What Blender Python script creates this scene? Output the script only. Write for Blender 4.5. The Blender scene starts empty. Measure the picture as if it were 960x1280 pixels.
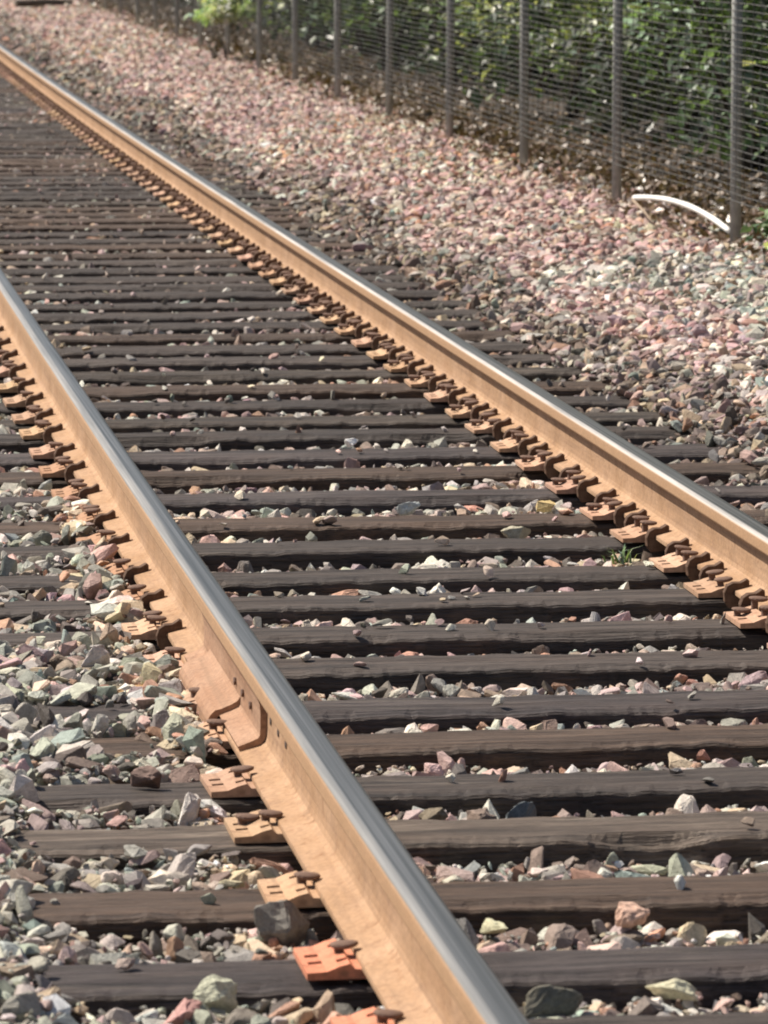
import bpy, math, random
import numpy as np
from mathutils import Matrix, Vector

R = math.radians
C = bpy.context.scene
COL = C.collection
rnd = random.Random(7)
rng = np.random.default_rng(11)

# ------------------------------------------------------------------ camera, sky, sun, exposure
cd = bpy.data.cameras.new("camera")
cd.sensor_fit = 'HORIZONTAL'; cd.sensor_width = 36.0; cd.lens = 5647.86 / 960 * 36.0
cd.clip_start = 0.5; cd.clip_end = 600
cam = bpy.data.objects.new("camera", cd); COL.objects.link(cam)
Fv = Vector((0.142960, 0.980507, -0.134792)); Rv = Vector((0.989595, -0.143849, 0.003167))
Fv.normalize(); Rv = (Rv - Fv * Rv.dot(Fv)).normalized(); Uv = Rv.cross(Fv)
cam.matrix_world = Matrix(((Rv.x, Uv.x, -Fv.x, 0), (Rv.y, Uv.y, -Fv.y, 0), (Rv.z, Uv.z, -Fv.z, 1.7873), (0, 0, 0, 1)))
cd.dof.use_dof = True; cd.dof.focus_distance = 11.5; cd.dof.aperture_fstop = 16
C.camera = cam

SUN_AZ, SUN_EL = -58.0, 53.0          # degrees from the direction of the track (+Y), negative to the left
w = bpy.data.worlds.new("World"); C.world = w; w.use_nodes = True
sky = w.node_tree.nodes.new('ShaderNodeTexSky'); sky.sky_type = 'NISHITA'; sky.sun_disc = False
sky.sun_elevation = R(SUN_EL); sky.sun_rotation = R(SUN_AZ % 360)
sky.air_density = 1.0; sky.dust_density = 2.0; sky.ozone_density = 1.0
bg = w.node_tree.nodes['Background']; bg.inputs['Strength'].default_value = 0.075
w.node_tree.links.new(sky.outputs[0], bg.inputs[0])
sd = bpy.data.lights.new("sun", 'SUN'); sd.energy = 4.9; sd.angle = R(0.6); sd.color = (1.0, 0.915, 0.80)
sun = bpy.data.objects.new("sun", sd); COL.objects.link(sun)
sdir = Vector((math.sin(R(SUN_AZ)) * math.cos(R(SUN_EL)), math.cos(R(SUN_AZ)) * math.cos(R(SUN_EL)), math.sin(R(SUN_EL))))
sun.rotation_euler = sdir.to_track_quat('Z', 'Y').to_euler()
C.view_settings.view_transform = 'Standard'; C.view_settings.look = 'None'
C.view_settings.exposure = 0.62; C.view_settings.gamma = 1.0
C.cycles.max_bounces = 6; C.cycles.diffuse_bounces = 3; C.cycles.glossy_bounces = 3
C.cycles.transmission_bounces = 3; C.cycles.transparent_max_bounces = 4
C.cycles.filter_width = 1.9
C.cycles.use_denoising = True

# ------------------------------------------------------------------ the line of the track
KAP = 0.00014992
TC = 1.8415                              # centre of the track at Y = 0
GH = 0.7525                              # half distance between rail centres
PLT = 0.018                              # tie plate thickness
def cx(Y, u=0.0): return TC + u + KAP * Y * Y
def yaw(Y): return -2 * KAP * Y          # rotation about Z that follows the curve

# ------------------------------------------------------------------ small helpers
def finish(o, parent=None, m=None):
    COL.objects.link(o)
    if m is not None: o.data.materials.append(m)
    if parent is not None: o.parent = parent
    return o
def mesh(name, v, f, m=None, parent=None, smooth=False, link=True):
    me = bpy.data.meshes.new(name); me.from_pydata([tuple(map(float, p)) for p in v], [], [tuple(map(int, q)) for q in f]); me.update()
    if smooth: me.polygons.foreach_set('use_smooth', [True] * len(me.polygons))
    o = bpy.data.objects.new(name, me)
    if m is not None: me.materials.append(m)
    if link: COL.objects.link(o)
    if parent is not None: o.parent = parent
    return o
def nmesh(name, V, F, k, m=None, parent=None, link=True, smooth=False, cols=None, names=('tint',)):
    """fast mesh from numpy: V (n,3), F (m,k)"""
    me = bpy.data.meshes.new(name)
    V = np.asarray(V, np.float32); F = np.asarray(F, np.int32)
    me.vertices.add(len(V)); me.vertices.foreach_set('co', V.ravel())
    me.loops.add(F.size); me.loops.foreach_set('vertex_index', F.ravel())
    me.polygons.add(len(F)); me.polygons.foreach_set('loop_start', np.arange(0, F.size, k, dtype=np.int32))
    me.polygons.foreach_set('loop_total', np.full(len(F), k, np.int32))
    me.polygons.foreach_set('use_smooth', np.full(len(F), smooth))
    if cols is not None:
        a = me.attributes.new('tint', 'FLOAT_COLOR', 'POINT'); a.data.foreach_set('color', np.asarray(cols, np.float32).ravel())
    me.update(calc_edges=True); me.validate()
    o = bpy.data.objects.new(name, me)
    if m is not None: me.materials.append(m)
    if link: COL.objects.link(o)
    if parent is not None: o.parent = parent
    return o
def tag(o, label=None, cat=None, group=None, kind=None):
    if label: o['label'] = label
    if cat: o['category'] = cat
    if group: o['group'] = group
    if kind: o['kind'] = kind
    return o
def empty(name, loc, rz=0.0):
    o = bpy.data.objects.new(name, None); o.empty_display_size = 0.1
    o.location = loc; o.rotation_euler = (0, 0, rz); COL.objects.link(o); return o
def vnoise(x, y, seed=0):
    """cheap smooth 2-D value noise in numpy, range -1..1"""
    x = np.asarray(x, float); y = np.asarray(y, float)
    xi = np.floor(x).astype(np.int64); yi = np.floor(y).astype(np.int64); xf = x - xi; yf = y - yi
    def h(a, b):
        n = (a * 374761393 + b * 668265263 + seed * 974634777) & 0x7fffffff
        n = ((n ^ (n >> 13)) * 1274126177) & 0x7fffffff
        return ((n ^ (n >> 16)) & 0xffff) / 32767.5 - 1
    xf = xf * xf * (3 - 2 * xf); yf = yf * yf * (3 - 2 * yf)
    return (h(xi, yi) * (1 - xf) + h(xi + 1, yi) * xf) * (1 - yf) + (h(xi, yi + 1) * (1 - xf) + h(xi + 1, yi + 1) * xf) * yf
def loft(prof, ys, fx, name, m, parent=None, off=0.0, smooth=False, fz=None, close=True):
    """closed profile [(x,z)] swept along Y, following fx(y)"""
    n = len(prof); V = []; F = []
    for y in ys:
        for (x, z) in prof: V.append((fx(y) + x - off, y, z))
    for i in range(len(ys) - 1):
        for j in range(n):
            k = (j + 1) % n
            F.append((i * n + j, i * n + k, (i + 1) * n + k, (i + 1) * n + j))
    F.append(tuple(range(n - 1, -1, -1))); F.append(tuple((len(ys) - 1) * n + j for j in range(n)))
    return mesh(name, V, F, m, parent, smooth)

# ------------------------------------------------------------------ materials
def mat(name):
    m = bpy.data.materials.new(name); m.use_nodes = True; nt = m.node_tree
    return m, nt, nt.nodes['Principled BSDF']
def N(nt, t, **kw):
    n = nt.nodes.new(t)
    for k, v in kw.items():
        if k.startswith('_'): setattr(n, k[1:], v)
        else: n.inputs[k.replace('_', ' ')].default_value = v
    return n
def mixc(nt, fac, a, b, mode='MIX'):
    n = nt.nodes.new('ShaderNodeMix'); n.data_type = 'RGBA'; n.blend_type = mode
    for s, v in ((n.inputs[0], fac), (n.inputs[6], a), (n.inputs[7], b)):
        if isinstance(v, (int, float)): s.default_value = v
        elif isinstance(v, tuple): s.default_value = (*v, 1)
        else: nt.links.new(v, s)
    return n.outputs[2]
def ramp(nt, v, stops):
    n = nt.nodes.new('ShaderNodeValToRGB'); nt.links.new(v, n.inputs[0])
    e = n.color_ramp.elements
    while len(e) < len(stops): e.new(0.5)
    for el, (p, c) in zip(e, stops):
        el.position = p; el.color = (c, c, c, 1) if isinstance(c, (int, float)) else (*c, 1)
    return n.outputs[0]
def coords(nt, scale=(1, 1, 1), rand=False, which='Object'):
    tc = nt.nodes.new('ShaderNodeTexCoord'); mp = nt.nodes.new('ShaderNodeMapping'); mp.inputs['Scale'].default_value = scale
    nt.links.new(tc.outputs[which], mp.inputs[0])
    if rand:
        oi = nt.nodes.new('ShaderNodeObjectInfo'); mu = nt.nodes.new('ShaderNodeMath'); mu.operation = 'MULTIPLY'; mu.inputs[1].default_value = 57.0
        nt.links.new(oi.outputs['Random'], mu.inputs[0]); nt.links.new(mu.outputs[0], mp.inputs['Location'])
    return mp.outputs[0]
def noise(nt, vec, scale, detail=4, rough=0.6):
    n = nt.nodes.new('ShaderNodeTexNoise'); n.inputs['Scale'].default_value = scale; n.inputs['Detail'].default_value = detail
    n.inputs['Roughness'].default_value = rough
    if vec is not None: nt.links.new(vec, n.inputs['Vector'])
    return n.outputs['Fac']
def bump(nt, b, h, strength, dist):
    n = nt.nodes.new('ShaderNodeBump'); n.inputs['Strength'].default_value = strength; n.inputs['Distance'].default_value = dist
    nt.links.new(h, n.inputs['Height']); nt.links.new(n.outputs[0], b.inputs['Normal'])

def rock_material(name, instanced):
    m, nt, b = mat(name)
    if instanced:
        at = N(nt, 'ShaderNodeAttribute', _attribute_name='tint', _attribute_type='INSTANCER'); col = at.outputs['Color']
    else:
        oi = nt.nodes.new('ShaderNodeObjectInfo'); col = oi.outputs['Color']
    v = coords(nt, rand=True)
    n1 = noise(nt, v, 2.2 if instanced else 60, 5, 0.65)
    n2 = noise(nt, v, 9.0 if instanced else 240, 3, 0.7)
    c = mixc(nt, 1.0, col, ramp(nt, n1, [(0.28, 0.72), (0.52, 1.05), (0.75, 1.3)]), 'MULTIPLY')
    c = mixc(nt, 1.0, c, ramp(nt, n2, [(0.3, 0.78), (0.5, 1.03), (0.72, 1.2)]), 'MULTIPLY')
    nt.links.new(c, b.inputs['Base Color']); b.inputs['Roughness'].default_value = 0.85
    b.inputs['Specular IOR Level'].default_value = 0.3
    bump(nt, b, n2, 0.35, 0.10 if instanced else 0.003)
    return m
M_ROCK = rock_material('crushed_stone', True)
M_STONE = rock_material('loose_stone', False)

def soil_material():
    m, nt, b = mat('dark_soil'); v = coords(nt)
    n1 = noise(nt, v, 3, 6); n2 = noise(nt, v, 60, 4)
    c = mixc(nt, n1, (0.035, 0.028, 0.023), (0.08, 0.062, 0.048))
    c = mixc(nt, 1.0, c, ramp(nt, n2, [(0.3, 0.5), (0.6, 1.2)]), 'MULTIPLY')
    nt.links.new(c, b.inputs['Base Color']); b.inputs['Roughness'].default_value = 0.95
    bump(nt, b, n2, 0.8, 0.02); return m
M_SOIL = soil_material()

def wood_material():
    m, nt, b = mat('weathered_creosoted_wood')
    oi = nt.nodes.new('ShaderNodeObjectInfo')
    v = coords(nt, (1.5, 34, 34), True); v2 = coords(nt, (5.0, 150, 150), True); v3 = coords(nt, (2.2, 7, 7), True)
    g = noise(nt, v, 1.0, 5, 0.65); fine = noise(nt, v2, 1.0, 3, 0.7); bl = noise(nt, v3, 1.0, 5, 0.6)
    c = mixc(nt, 1.0, oi.outputs['Color'], ramp(nt, g, [(0.30, 0.40), (0.5, 1.0), (0.72, 1.7)]), 'MULTIPLY')
    c = mixc(nt, 1.0, c, ramp(nt, fine, [(0.34, 0.35), (0.46, 0.95), (0.7, 1.25)]), 'MULTIPLY')
    # pale splintered streaks, amount carried by the object's alpha
    v4 = coords(nt, (3.0, 60, 60), True); sp = noise(nt, v4, 1.0, 6, 0.75)
    mu = N(nt, 'ShaderNodeMath', _operation='MULTIPLY'); nt.links.new(ramp(nt, bl, [(0.45, 0.0), (0.68, 1.0)]), mu.inputs[0])
    nt.links.new(ramp(nt, sp, [(0.50, 0.0), (0.62, 1.0)]), mu.inputs[1])
    mu2 = N(nt, 'ShaderNodeMath', _operation='MULTIPLY'); nt.links.new(mu.outputs[0], mu2.inputs[0]); nt.links.new(oi.outputs['Alpha'], mu2.inputs[1])
    c = mixc(nt, mu2.outputs[0], c, (0.30, 0.245, 0.19))
    # rust dust bled by the rails along the track
    c = mixc(nt, ramp(nt, noise(nt, coords(nt, (1, 3, 3), True), 3.0, 3), [(0.5, 0.0), (0.8, 0.25)]), c, (0.13, 0.085, 0.06))
    nt.links.new(c, b.inputs['Base Color']); b.inputs['Roughness'].default_value = 0.72
    b.inputs['Specular IOR Level'].default_value = 0.35
    ad = N(nt, 'ShaderNodeMath', _operation='ADD'); nt.links.new(g, ad.inputs[0]); nt.links.new(fine, ad.inputs[1])
    bump(nt, b, ad.outputs[0], 1.0, 0.011); return m
M_WOOD = wood_material()

def rust_material(name, a, bcol, dark, objcol=False, spots=0.25):
    m, nt, b = mat(name)
    v = coords(nt, (1, 1, 1), False)
    n1 = noise(nt, v, 5, 5, 0.6); n2 = noise(nt, v, 90, 4, 0.7); n3 = noise(nt, v, 28, 5, 0.7)
    c = mixc(nt, ramp(nt, n1, [(0.35, 0.0), (0.65, 1.0)]), a, bcol)
    if objcol:
        oi = nt.nodes.new('ShaderNodeObjectInfo'); c = mixc(nt, 1.0, c, oi.outputs['Color'], 'MULTIPLY')
    c = mixc(nt, ramp(nt, n3, [(0.56, 0.0), (0.72, spots * 2)]), c, dark)
    c = mixc(nt, 1.0, c, ramp(nt, n2, [(0.3, 0.72), (0.7, 1.16)]), 'MULTIPLY')
    # grease and brake-dust: long streaks along the steel, and blotches
    n4 = noise(nt, coords(nt, (30, 1.1, 55)), 1.0, 6, 0.65); n5 = noise(nt, v, 11, 6, 0.72)
    c = mixc(nt, ramp(nt, n4, [(0.50, 0.0), (0.66, 0.45)]), c, (0.20, 0.125, 0.08))
    c = mixc(nt, ramp(nt, n5, [(0.55, 0.0), (0.70, 0.40)]), c, (0.15, 0.09, 0.06))
    nt.links.new(c, b.inputs['Base Color']); b.inputs['Roughness'].default_value = 0.82
    b.inputs['Specular IOR Level'].default_value = 0.25
    bump(nt, b, n2, 0.35, 0.002); return m
M_RUST = rust_material('rail_rust', (0.335, 0.205, 0.115), (0.41, 0.265, 0.165), (0.18, 0.085, 0.04), spots=0.35)
M_PLATE = rust_material('plate_rust', (0.42, 0.27, 0.175), (0.50, 0.35, 0.245), (0.17, 0.09, 0.055), True, 0.35)
M_SPIKE = rust_material('spike_rust', (0.12, 0.075, 0.055), (0.22, 0.14, 0.11), (0.05, 0.03, 0.02), False, 0.3)
M_ANCHOR = rust_material('anchor_rust', (0.075, 0.042, 0.026), (0.13, 0.075, 0.048), (0.035, 0.02, 0.013), False, 0.3)

def steel_material():
    m, nt, b = mat('polished_rail_head'); v = coords(nt, (1, 1, 1))
    # the running band is bright metal; the field-side edge and the side of the head are rusty
    at = N(nt, 'ShaderNodeAttribute', _attribute_name='wear', _attribute_type='GEOMETRY')
    n1 = noise(nt, coords(nt, (40, 1.2, 40)), 1.0, 5, 0.6); n2 = noise(nt, v, 150, 3)
    ad = N(nt, 'ShaderNodeMath', _operation='MULTIPLY_ADD'); nt.links.new(n1, ad.inputs[0]); ad.inputs[1].default_value = 0.5
    nt.links.new(at.outputs['Fac'], ad.inputs[2])
    fac = ramp(nt, ad.outputs[0], [(0.66, 0.0), (0.82, 1.0)])
    n3 = noise(nt, v, 14, 5)
    rust = mixc(nt, n3, (0.29, 0.17, 0.085), (0.37, 0.225, 0.125))
    rust = mixc(nt, 1.0, rust, ramp(nt, n2, [(0.3, 0.8), (0.7, 1.15)]), 'MULTIPLY')
    n6 = noise(nt, coords(nt, (160, .5, 160)), 1.0, 4, 0.6)
    st = mixc(nt, ramp(nt, n6, [(0.35, 0.0), (0.65, 1.0)]), (0.10, 0.10, 0.09), (0.24, 0.235, 0.22))
    c = mixc(nt, fac, rust, st)
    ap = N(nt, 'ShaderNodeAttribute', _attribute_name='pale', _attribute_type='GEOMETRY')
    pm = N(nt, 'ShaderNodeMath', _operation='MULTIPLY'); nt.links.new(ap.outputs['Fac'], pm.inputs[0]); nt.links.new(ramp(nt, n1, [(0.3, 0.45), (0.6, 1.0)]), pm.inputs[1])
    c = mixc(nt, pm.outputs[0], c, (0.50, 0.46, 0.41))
    nt.links.new(c, b.inputs['Base Color'])
    mt = N(nt, 'ShaderNodeMath', _operation='MULTIPLY'); nt.links.new(fac, mt.inputs[0]); mt.inputs[1].default_value = 0.7
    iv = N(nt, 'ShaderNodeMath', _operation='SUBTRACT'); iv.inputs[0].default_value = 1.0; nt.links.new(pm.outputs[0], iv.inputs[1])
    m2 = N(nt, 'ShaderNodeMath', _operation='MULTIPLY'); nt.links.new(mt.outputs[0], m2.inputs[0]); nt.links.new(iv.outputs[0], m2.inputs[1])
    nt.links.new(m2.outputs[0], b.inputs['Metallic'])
    nt.links.new(ramp(nt, fac, [(0.0, 0.8), (1.0, 0.42)]), b.inputs['Roughness'])
    bump(nt, b, n2, 0.12, 0.001); return m
M_HEAD = steel_material()

def leaf_material(name, trans=0.25):
    m, nt, b = mat(name)
    at = N(nt, 'ShaderNodeAttribute', _attribute_name='tint', _attribute_type='GEOMETRY')
    nt.links.new(at.outputs['Color'], b.inputs['Base Color']); b.inputs['Roughness'].default_value = 0.38
    tr = nt.nodes.new('ShaderNodeBsdfTranslucent'); nt.links.new(mixc(nt, 1.0, at.outputs['Color'], (1.5, 1.6, 0.6), 'MULTIPLY'), tr.inputs[0])
    mx = nt.nodes.new('ShaderNodeMixShader'); mx.inputs[0].default_value = trans
    nt.links.new(b.outputs[0], mx.inputs[1]); nt.links.new(tr.outputs[0], mx.inputs[2])
    nt.links.new(mx.outputs[0], nt.nodes['Material Output'].inputs[0]); return m
M_LEAF = leaf_material('green_leaves'); M_DRY = leaf_material('dry_leaves', 0.1)
def plain(name, c, rough=0.7, metal=0.0, var=0.25, sc=20):
    m, nt, b = mat(name); n1 = noise(nt, coords(nt), sc, 5)
    nt.links.new(mixc(nt, 1.0, c, ramp(nt, n1, [(0.3, 1 - var), (0.7, 1 + var)]), 'MULTIPLY'), b.inputs['Base Color'])
    b.inputs['Roughness'].default_value = rough; b.inputs['Metallic'].default_value = metal
    bump(nt, b, n1, 0.2, 0.003); return m
M_POST = plain('galvanised_post', (0.36, 0.36, 0.33), 0.7, 0.1)
M_WIRE = plain('dull_wire', (0.062, 0.06, 0.056), 0.7, 0.0)
M_PIPE = plain('white_plastic', (0.82, 0.80, 0.76), 0.4, 0.0, 0.06)
M_BARK = plain('bark', (0.10, 0.08, 0.06), 0.9, 0.0, 0.5, 12)
M_STICK = plain('dry_stick', (0.28, 0.21, 0.15), 0.85)
M_HOLE = plain('dark_steel', (0.05, 0.035, 0.03), 0.8)

# ------------------------------------------------------------------ ties: where each lies along the track
far_edge = [7.005, 7.496, 8.032, 8.595, 9.052, 9.552, 9.968, 10.509, 10.992, 11.476, 11.934, 12.498, 12.961, 13.543, 14.102, 14.581, 15.104, 15.56, 16.073, 16.548, 17.086, 17.583, 18.062, 18.585, 19.075, 19.533, 20.009, 20.508, 20.985, 21.433, 21.91]
tie_y = [f - 0.115 for f in far_edge]
tie_y = [tie_y[0] - 1.0, tie_y[0] - 0.5] + tie_y
while tie_y[-1] < 58: tie_y.append(tie_y[-1] + 0.5 + rnd.uniform(-0.03, 0.03))
N0 = 2                                     # index of the tie at the bottom edge of the photo
tie_arr = np.array(tie_y)

# ------------------------------------------------------------------ ground surface (top of the ballast)
def ballast_top(X, Y):
    u = X - (TC + KAP * Y * Y)
    n1 = vnoise(X * 1.7, Y * 1.3, 3); n2 = vnoise(X * 5, Y * 5, 5)
    mid = -0.034 + 0.011 * np.clip((Y - 12) / 8, 0, 1) + 0.008 * n1 + 0.008 * n2
    left = -0.008 + 0.020 * n1 + 0.009 * n2 + 0.03 * np.exp(-((Y - 9.9) / 0.45) ** 2) + 0.035 * np.exp(-((Y - 10.5) / 0.3) ** 2) \
        + 0.05 * np.clip((-u - 1.25) / 0.14, 0, 1) - 0.10 * np.clip(-u - 1.7, 0, 3)
    right = -0.03 + 0.015 * n1 + 0.01 * n2 + np.interp(u, [0.9, 1.22, 1.42, 1.8, 2.4, 2.9, 4.0, 7.0, 30], [0, 0.004, 0.055, 0.15, 0.20, 0.215, 0.26, 0.75, 2.2])
    far = np.clip((Y - 24) / 16, 0, 1)
    right = right + far * 0.03 * np.clip((u - 0.85) / 0.3, 0, 1)
    a = np.clip((-u - 0.80) / 0.14, 0, 1); b = np.clip((u - 0.80) / 0.14, 0, 1)
    return mid * (1 - a - b) + left * a + right * b

gx = np.concatenate([np.linspace(-60, -4, 15), np.linspace(-3, 12, 121), np.linspace(13, 90, 20)])
gy = np.concatenate([np.linspace(-30, 3, 12), np.linspace(4, 95, 300), np.linspace(98, 420, 30)])
GX, GY = np.meshgrid(gx, gy)
GZ = ballast_top(GX, GY) - 0.045 - 0.05 * (np.abs(GX - (TC + KAP * GY ** 2)) < 1.6)
GZ = np.where(GX < -1.5, np.minimum(GZ, -0.1), GZ)
V = np.stack([GX.ravel(), GY.ravel(), GZ.ravel()], 1)
nx = len(gx); idx = np.arange((len(gy) - 1) * (nx - 1)); r_ = idx // (nx - 1); c_ = idx % (nx - 1)
a0 = r_ * nx + c_
ground = nmesh('ground', V, np.stack([a0, a0 + 1, a0 + nx + 1, a0 + nx], 1), 4, M_SOIL, smooth=True)
ground['kind'] = 'structure'

# ------------------------------------------------------------------ rock shapes: angular convex pieces
import bmesh
def rock_mesh(name, seed, unit=1.0, mtl=None, npts=16):
    q = random.Random(seed); bm = bmesh.new()
    el = (q.uniform(0.85, 1.25), q.uniform(0.7, 1.0), q.uniform(0.5, 0.8))
    for i in range(npts):
        d = Vector((q.gauss(0, 1), q.gauss(0, 1), q.gauss(0, 1))).normalized() * q.uniform(0.82, 1.08)
        bm.verts.new((d.x * el[0] * unit, d.y * el[1] * unit, d.z * el[2] * unit))
    res = bmesh.ops.convex_hull(bm, input=bm.verts)
    bmesh.ops.delete(bm, geom=[v for v in bm.verts if not v.link_faces], context='VERTS')
    bmesh.ops.bevel(bm, geom=list(bm.edges), offset=0.09 * unit, segments=1, affect='EDGES', clamp_overlap=True)
    bmesh.ops.triangulate(bm, faces=bm.faces)
    for v in bm.verts:
        v.co += Vector((q.uniform(-1, 1), q.uniform(-1, 1), q.uniform(-1, 1))) * 0.018 * unit
    if mtl is M_ROCK:
        bmesh.ops.subdivide_edges(bm, edges=list(bm.edges), cuts=1, use_grid_fill=True)
        for v in bm.verts: v.co *= 1 + q.uniform(-.03, .03)
    bmesh.ops.recalc_face_normals(bm, faces=bm.faces)
    me = bpy.data.meshes.new(name); bm.to_mesh(me); bm.free()
    if mtl: me.materials.append(mtl)
    return me
rock_col = bpy.data.collections.new('rock_shapes')       # not linked to the scene: only feeds the ballast
NR = 26
for i in range(NR):
    rock_col.objects.link(bpy.data.objects.new('rock_shape_%02d' % i, rock_mesh('rock', 100 + i, 1.0, M_ROCK, 10 + (i * 7) % 8)))

# palettes of real stone colours
PAL = dict(green=(0.28, 0.30, 0.25), pale=(0.43, 0.42, 0.38), pink=(0.42, 0.27, 0.24), mauve=(0.33, 0.235, 0.235), tan=(0.42, 0.33, 0.21),
           dark=(0.12, 0.105, 0.095), cream=(0.55, 0.49, 0.40), teal=(0.24, 0.31, 0.29), rust=(0.36, 0.19, 0.11), grey=(0.25, 0.245, 0.23), brown=(0.20, 0.15, 0.12))
keys = list(PAL); PA = np.array([PAL[k] for k in keys]) * np.array([1.12, 1.03, .92])
MIXES = {'left': dict(green=7, pale=5, pink=1.2, mauve=1.6, tan=1, dark=3, cream=.7, teal=1.2, rust=.5, grey=3, brown=1.2),
         'mid': dict(green=1.2, pale=3.2, pink=1.4, mauve=2, tan=1.1, dark=1.4, cream=.7, teal=.6, rust=.8, grey=3, brown=3),
         'midfar': dict(green=.4, pale=.7, pink=.6, mauve=2, tan=.7, dark=3, cream=.25, teal=.2, rust=.9, grey=2, brown=5),
         'bank': dict(green=.8, pale=3, pink=5, mauve=3.2, tan=1.3, dark=1.0, cream=3, teal=.4, rust=1, grey=.8, brown=.8),
         'banknear': dict(green=2, pale=4, pink=1.6, mauve=1.4, tan=1, dark=.8, cream=2.4, teal=1.6, rust=.3, grey=2.2, brown=.6),
         'dusty': dict(green=.8, pale=1, pink=1, mauve=1.6, tan=2, dark=1.2, cream=.8, teal=.2, rust=.5, grey=1.4, brown=4),
         'rusty': dict(rust=2, brown=1, tan=4, pink=1, cream=2, dark=.5)}
W = {k: np.array([d.get(q, 0) for q in keys], float) / sum(d.values()) for k, d in MIXES.items()}

def stones():
    P, S, RO, T, I = [], [], [], [], []
    def band(y0, y1, cell, rad, layers, x0m, x1m):
        ys = np.arange(y0, y1, cell)
        for ly in range(layers):
            for y in ys:
                xl = -0.012 * y - 0.45 if True else 0
                # the strip of ground that the photograph (and a step to either side) can see
                xa = (0.145 - 0.088) * y - x0m; xb = (0.148 + 0.09) * y + x1m
                xs = np.arange(xa, min(xb, cx(y) + 4.6), cell)
                n = len(xs)
                X = xs + rng.uniform(-.5, .5, n) * cell; Y = y + rng.uniform(-.5, .5, n) * cell
                P.append(np.stack([X, Y, np.full(n, ly / max(1, layers - 1))], 1)); S.append(rad * np.clip(np.exp(rng.normal(0, .30, n)), .45, 1.5))
    band(5.6, 12, .048, .031, 2, .75, .6)
    band(12, 20, .049, .031, 2, .8, .6)
    band(20, 34, .055, .032, 2, .8, .6)
    band(34, 90, .068, .039, 2, .8, .8)
    Pn = np.concatenate(P); r = np.concatenate(S); X, Y, lay = Pn.T
    u = X - (TC + KAP * Y * Y)
    top = ballast_top(X, Y)
    # mid track: keep the layer flatter; bank: lumpier
    Z = top - r * .55 - (1 - lay) * .030 + rng.normal(0, .006, len(X)) + rng.uniform(-.002, .006, len(X))
    nf = 70000
    Yf = 6 + 16 * rng.random(nf) ** 1.3; Xf = Yf * .057 - .7 + rng.random(nf) * (Yf * .19 + 1.3); rf = rng.uniform(.006, .012, nf)
    X = np.concatenate([X, Xf]); Y = np.concatenate([Y, Yf]); r = np.concatenate([r, rf]); u = X - (TC + KAP * Y * Y)
    Z = np.concatenate([Z, ballast_top(Xf, Yf) - .012 + rng.uniform(-.012, .008, nf)]); top = ballast_top(X, Y); lay = np.concatenate([lay, np.ones(nf)])
    # distance to the nearest tie centre line
    k = np.clip(np.searchsorted(tie_arr, Y), 1, len(tie_arr) - 1)
    dt = np.minimum(np.abs(Y - tie_arr[k]), np.abs(Y - tie_arr[k - 1]))
    on_tie = (dt < .118 + r * .75) & (np.abs(u) < 1.38) & (Y < 58)
    deep = (dt < .118) & on_tie
    bury = top > np.where(u < 0, 0.016, 0.004)                      # ballast has spilled over the tie here
    keep = ~on_tie | (on_tie & (bury | ((u < -GH) & (Y > 9.25) & (Y < 13.2) & (u > -.98) & (vnoise(X * 4, Y * 5, 77) > -.25))) & (lay > .5))
    Z = np.where(on_tie & bury, np.maximum(Z, .006 + r * .25), Z)
    # rail feet: no stones through the rails or plates
    du = np.minimum(np.abs(u - GH), np.abs(u + GH))
    keep &= ~((du < .078 + r * .7) & (Z + r > .004))
    cover = (u < -GH) & (Y > 9.25) & (Y < 13.2) & (vnoise(X * 4, Y * 5, 77) > -.25)
    keep &= ~((du < .17) & (dt < .13 + r * .6) & ~(cover & (lay > .5) & (du > .10)))
    Z = np.where(cover & (du < .19), .012 + r * .2, Z)
    keep &= (u < 2.98 + .12 * vnoise(X * 3, Y * 3, 71))
    keep &= ~((du < .078 + r * .9) & (Z + r > .004))
    Z = np.where(du < .078 + r, np.minimum(Z, -.012 - r * .5), Z)
    # a few loose stones lying on the ties
    nl = 900
    yl = rng.uniform(7, 57, nl) ** 1.0; ul = np.where(rng.random(nl) < .5, rng.uniform(-.6, .6, nl), rng.choice([-1, 1], nl) * rng.uniform(.92, 1.3, nl))
    ki = rng.integers(N0, len(tie_arr), nl); yl = tie_arr[ki] + rng.uniform(-.1, .1, nl); xl = TC + ul + KAP * yl ** 2; rl = rng.uniform(.009, .021, nl)
    X = np.concatenate([X[keep], xl]); Y = np.concatenate([Y[keep], yl]); Z = np.concatenate([Z[keep], rl * .45]); r = np.concatenate([r[keep], rl]); u = np.concatenate([u[keep], ul])
    n = len(X)
    # colours by place
    zone = np.full(n, 'mid     '); zone[u < -.8] = 'left'
    wob = vnoise(X * 1.5, Y * .8, 9) * .18
    zone[(u > .8) & (u + wob < 1.55)] = 'dusty'
    bank = (u + wob >= 1.55); zone[bank] = 'bank'
    zone[bank & (Y + 4 * vnoise(X * 1.1, Y * .4, 21) < 18.5 + (u - 1.9) * 3)] = 'banknear'
    pf = np.clip((Y - 13) / 14, 0, 1)
    zone[(np.abs(u) < .8) & (rng.random(n) < pf)] = 'midfar'
    du = np.minimum(np.abs(u - GH), np.abs(u + GH)); zone[(du < .22) & (rng.random(n) < .45)] = 'rusty'
    zone = np.char.strip(zone)
    col = np.zeros((n, 3))
    for z, wt in W.items():
        s = zone == z
        if s.any(): col[s] = PA[rng.choice(len(keys), s.sum(), p=wt)]
    # patches of one colour, as quarried loads give
    pn = vnoise(X * .9, Y * .5, 31)[:, None]
    pk = np.array([.42, .28, .285])[None]
    bm_ = ((zone == 'bank')[:, None] * np.clip(pn + .45, 0, .8))
    col = col * (1 - bm_ * .45) + pk * bm_ * .45
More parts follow.
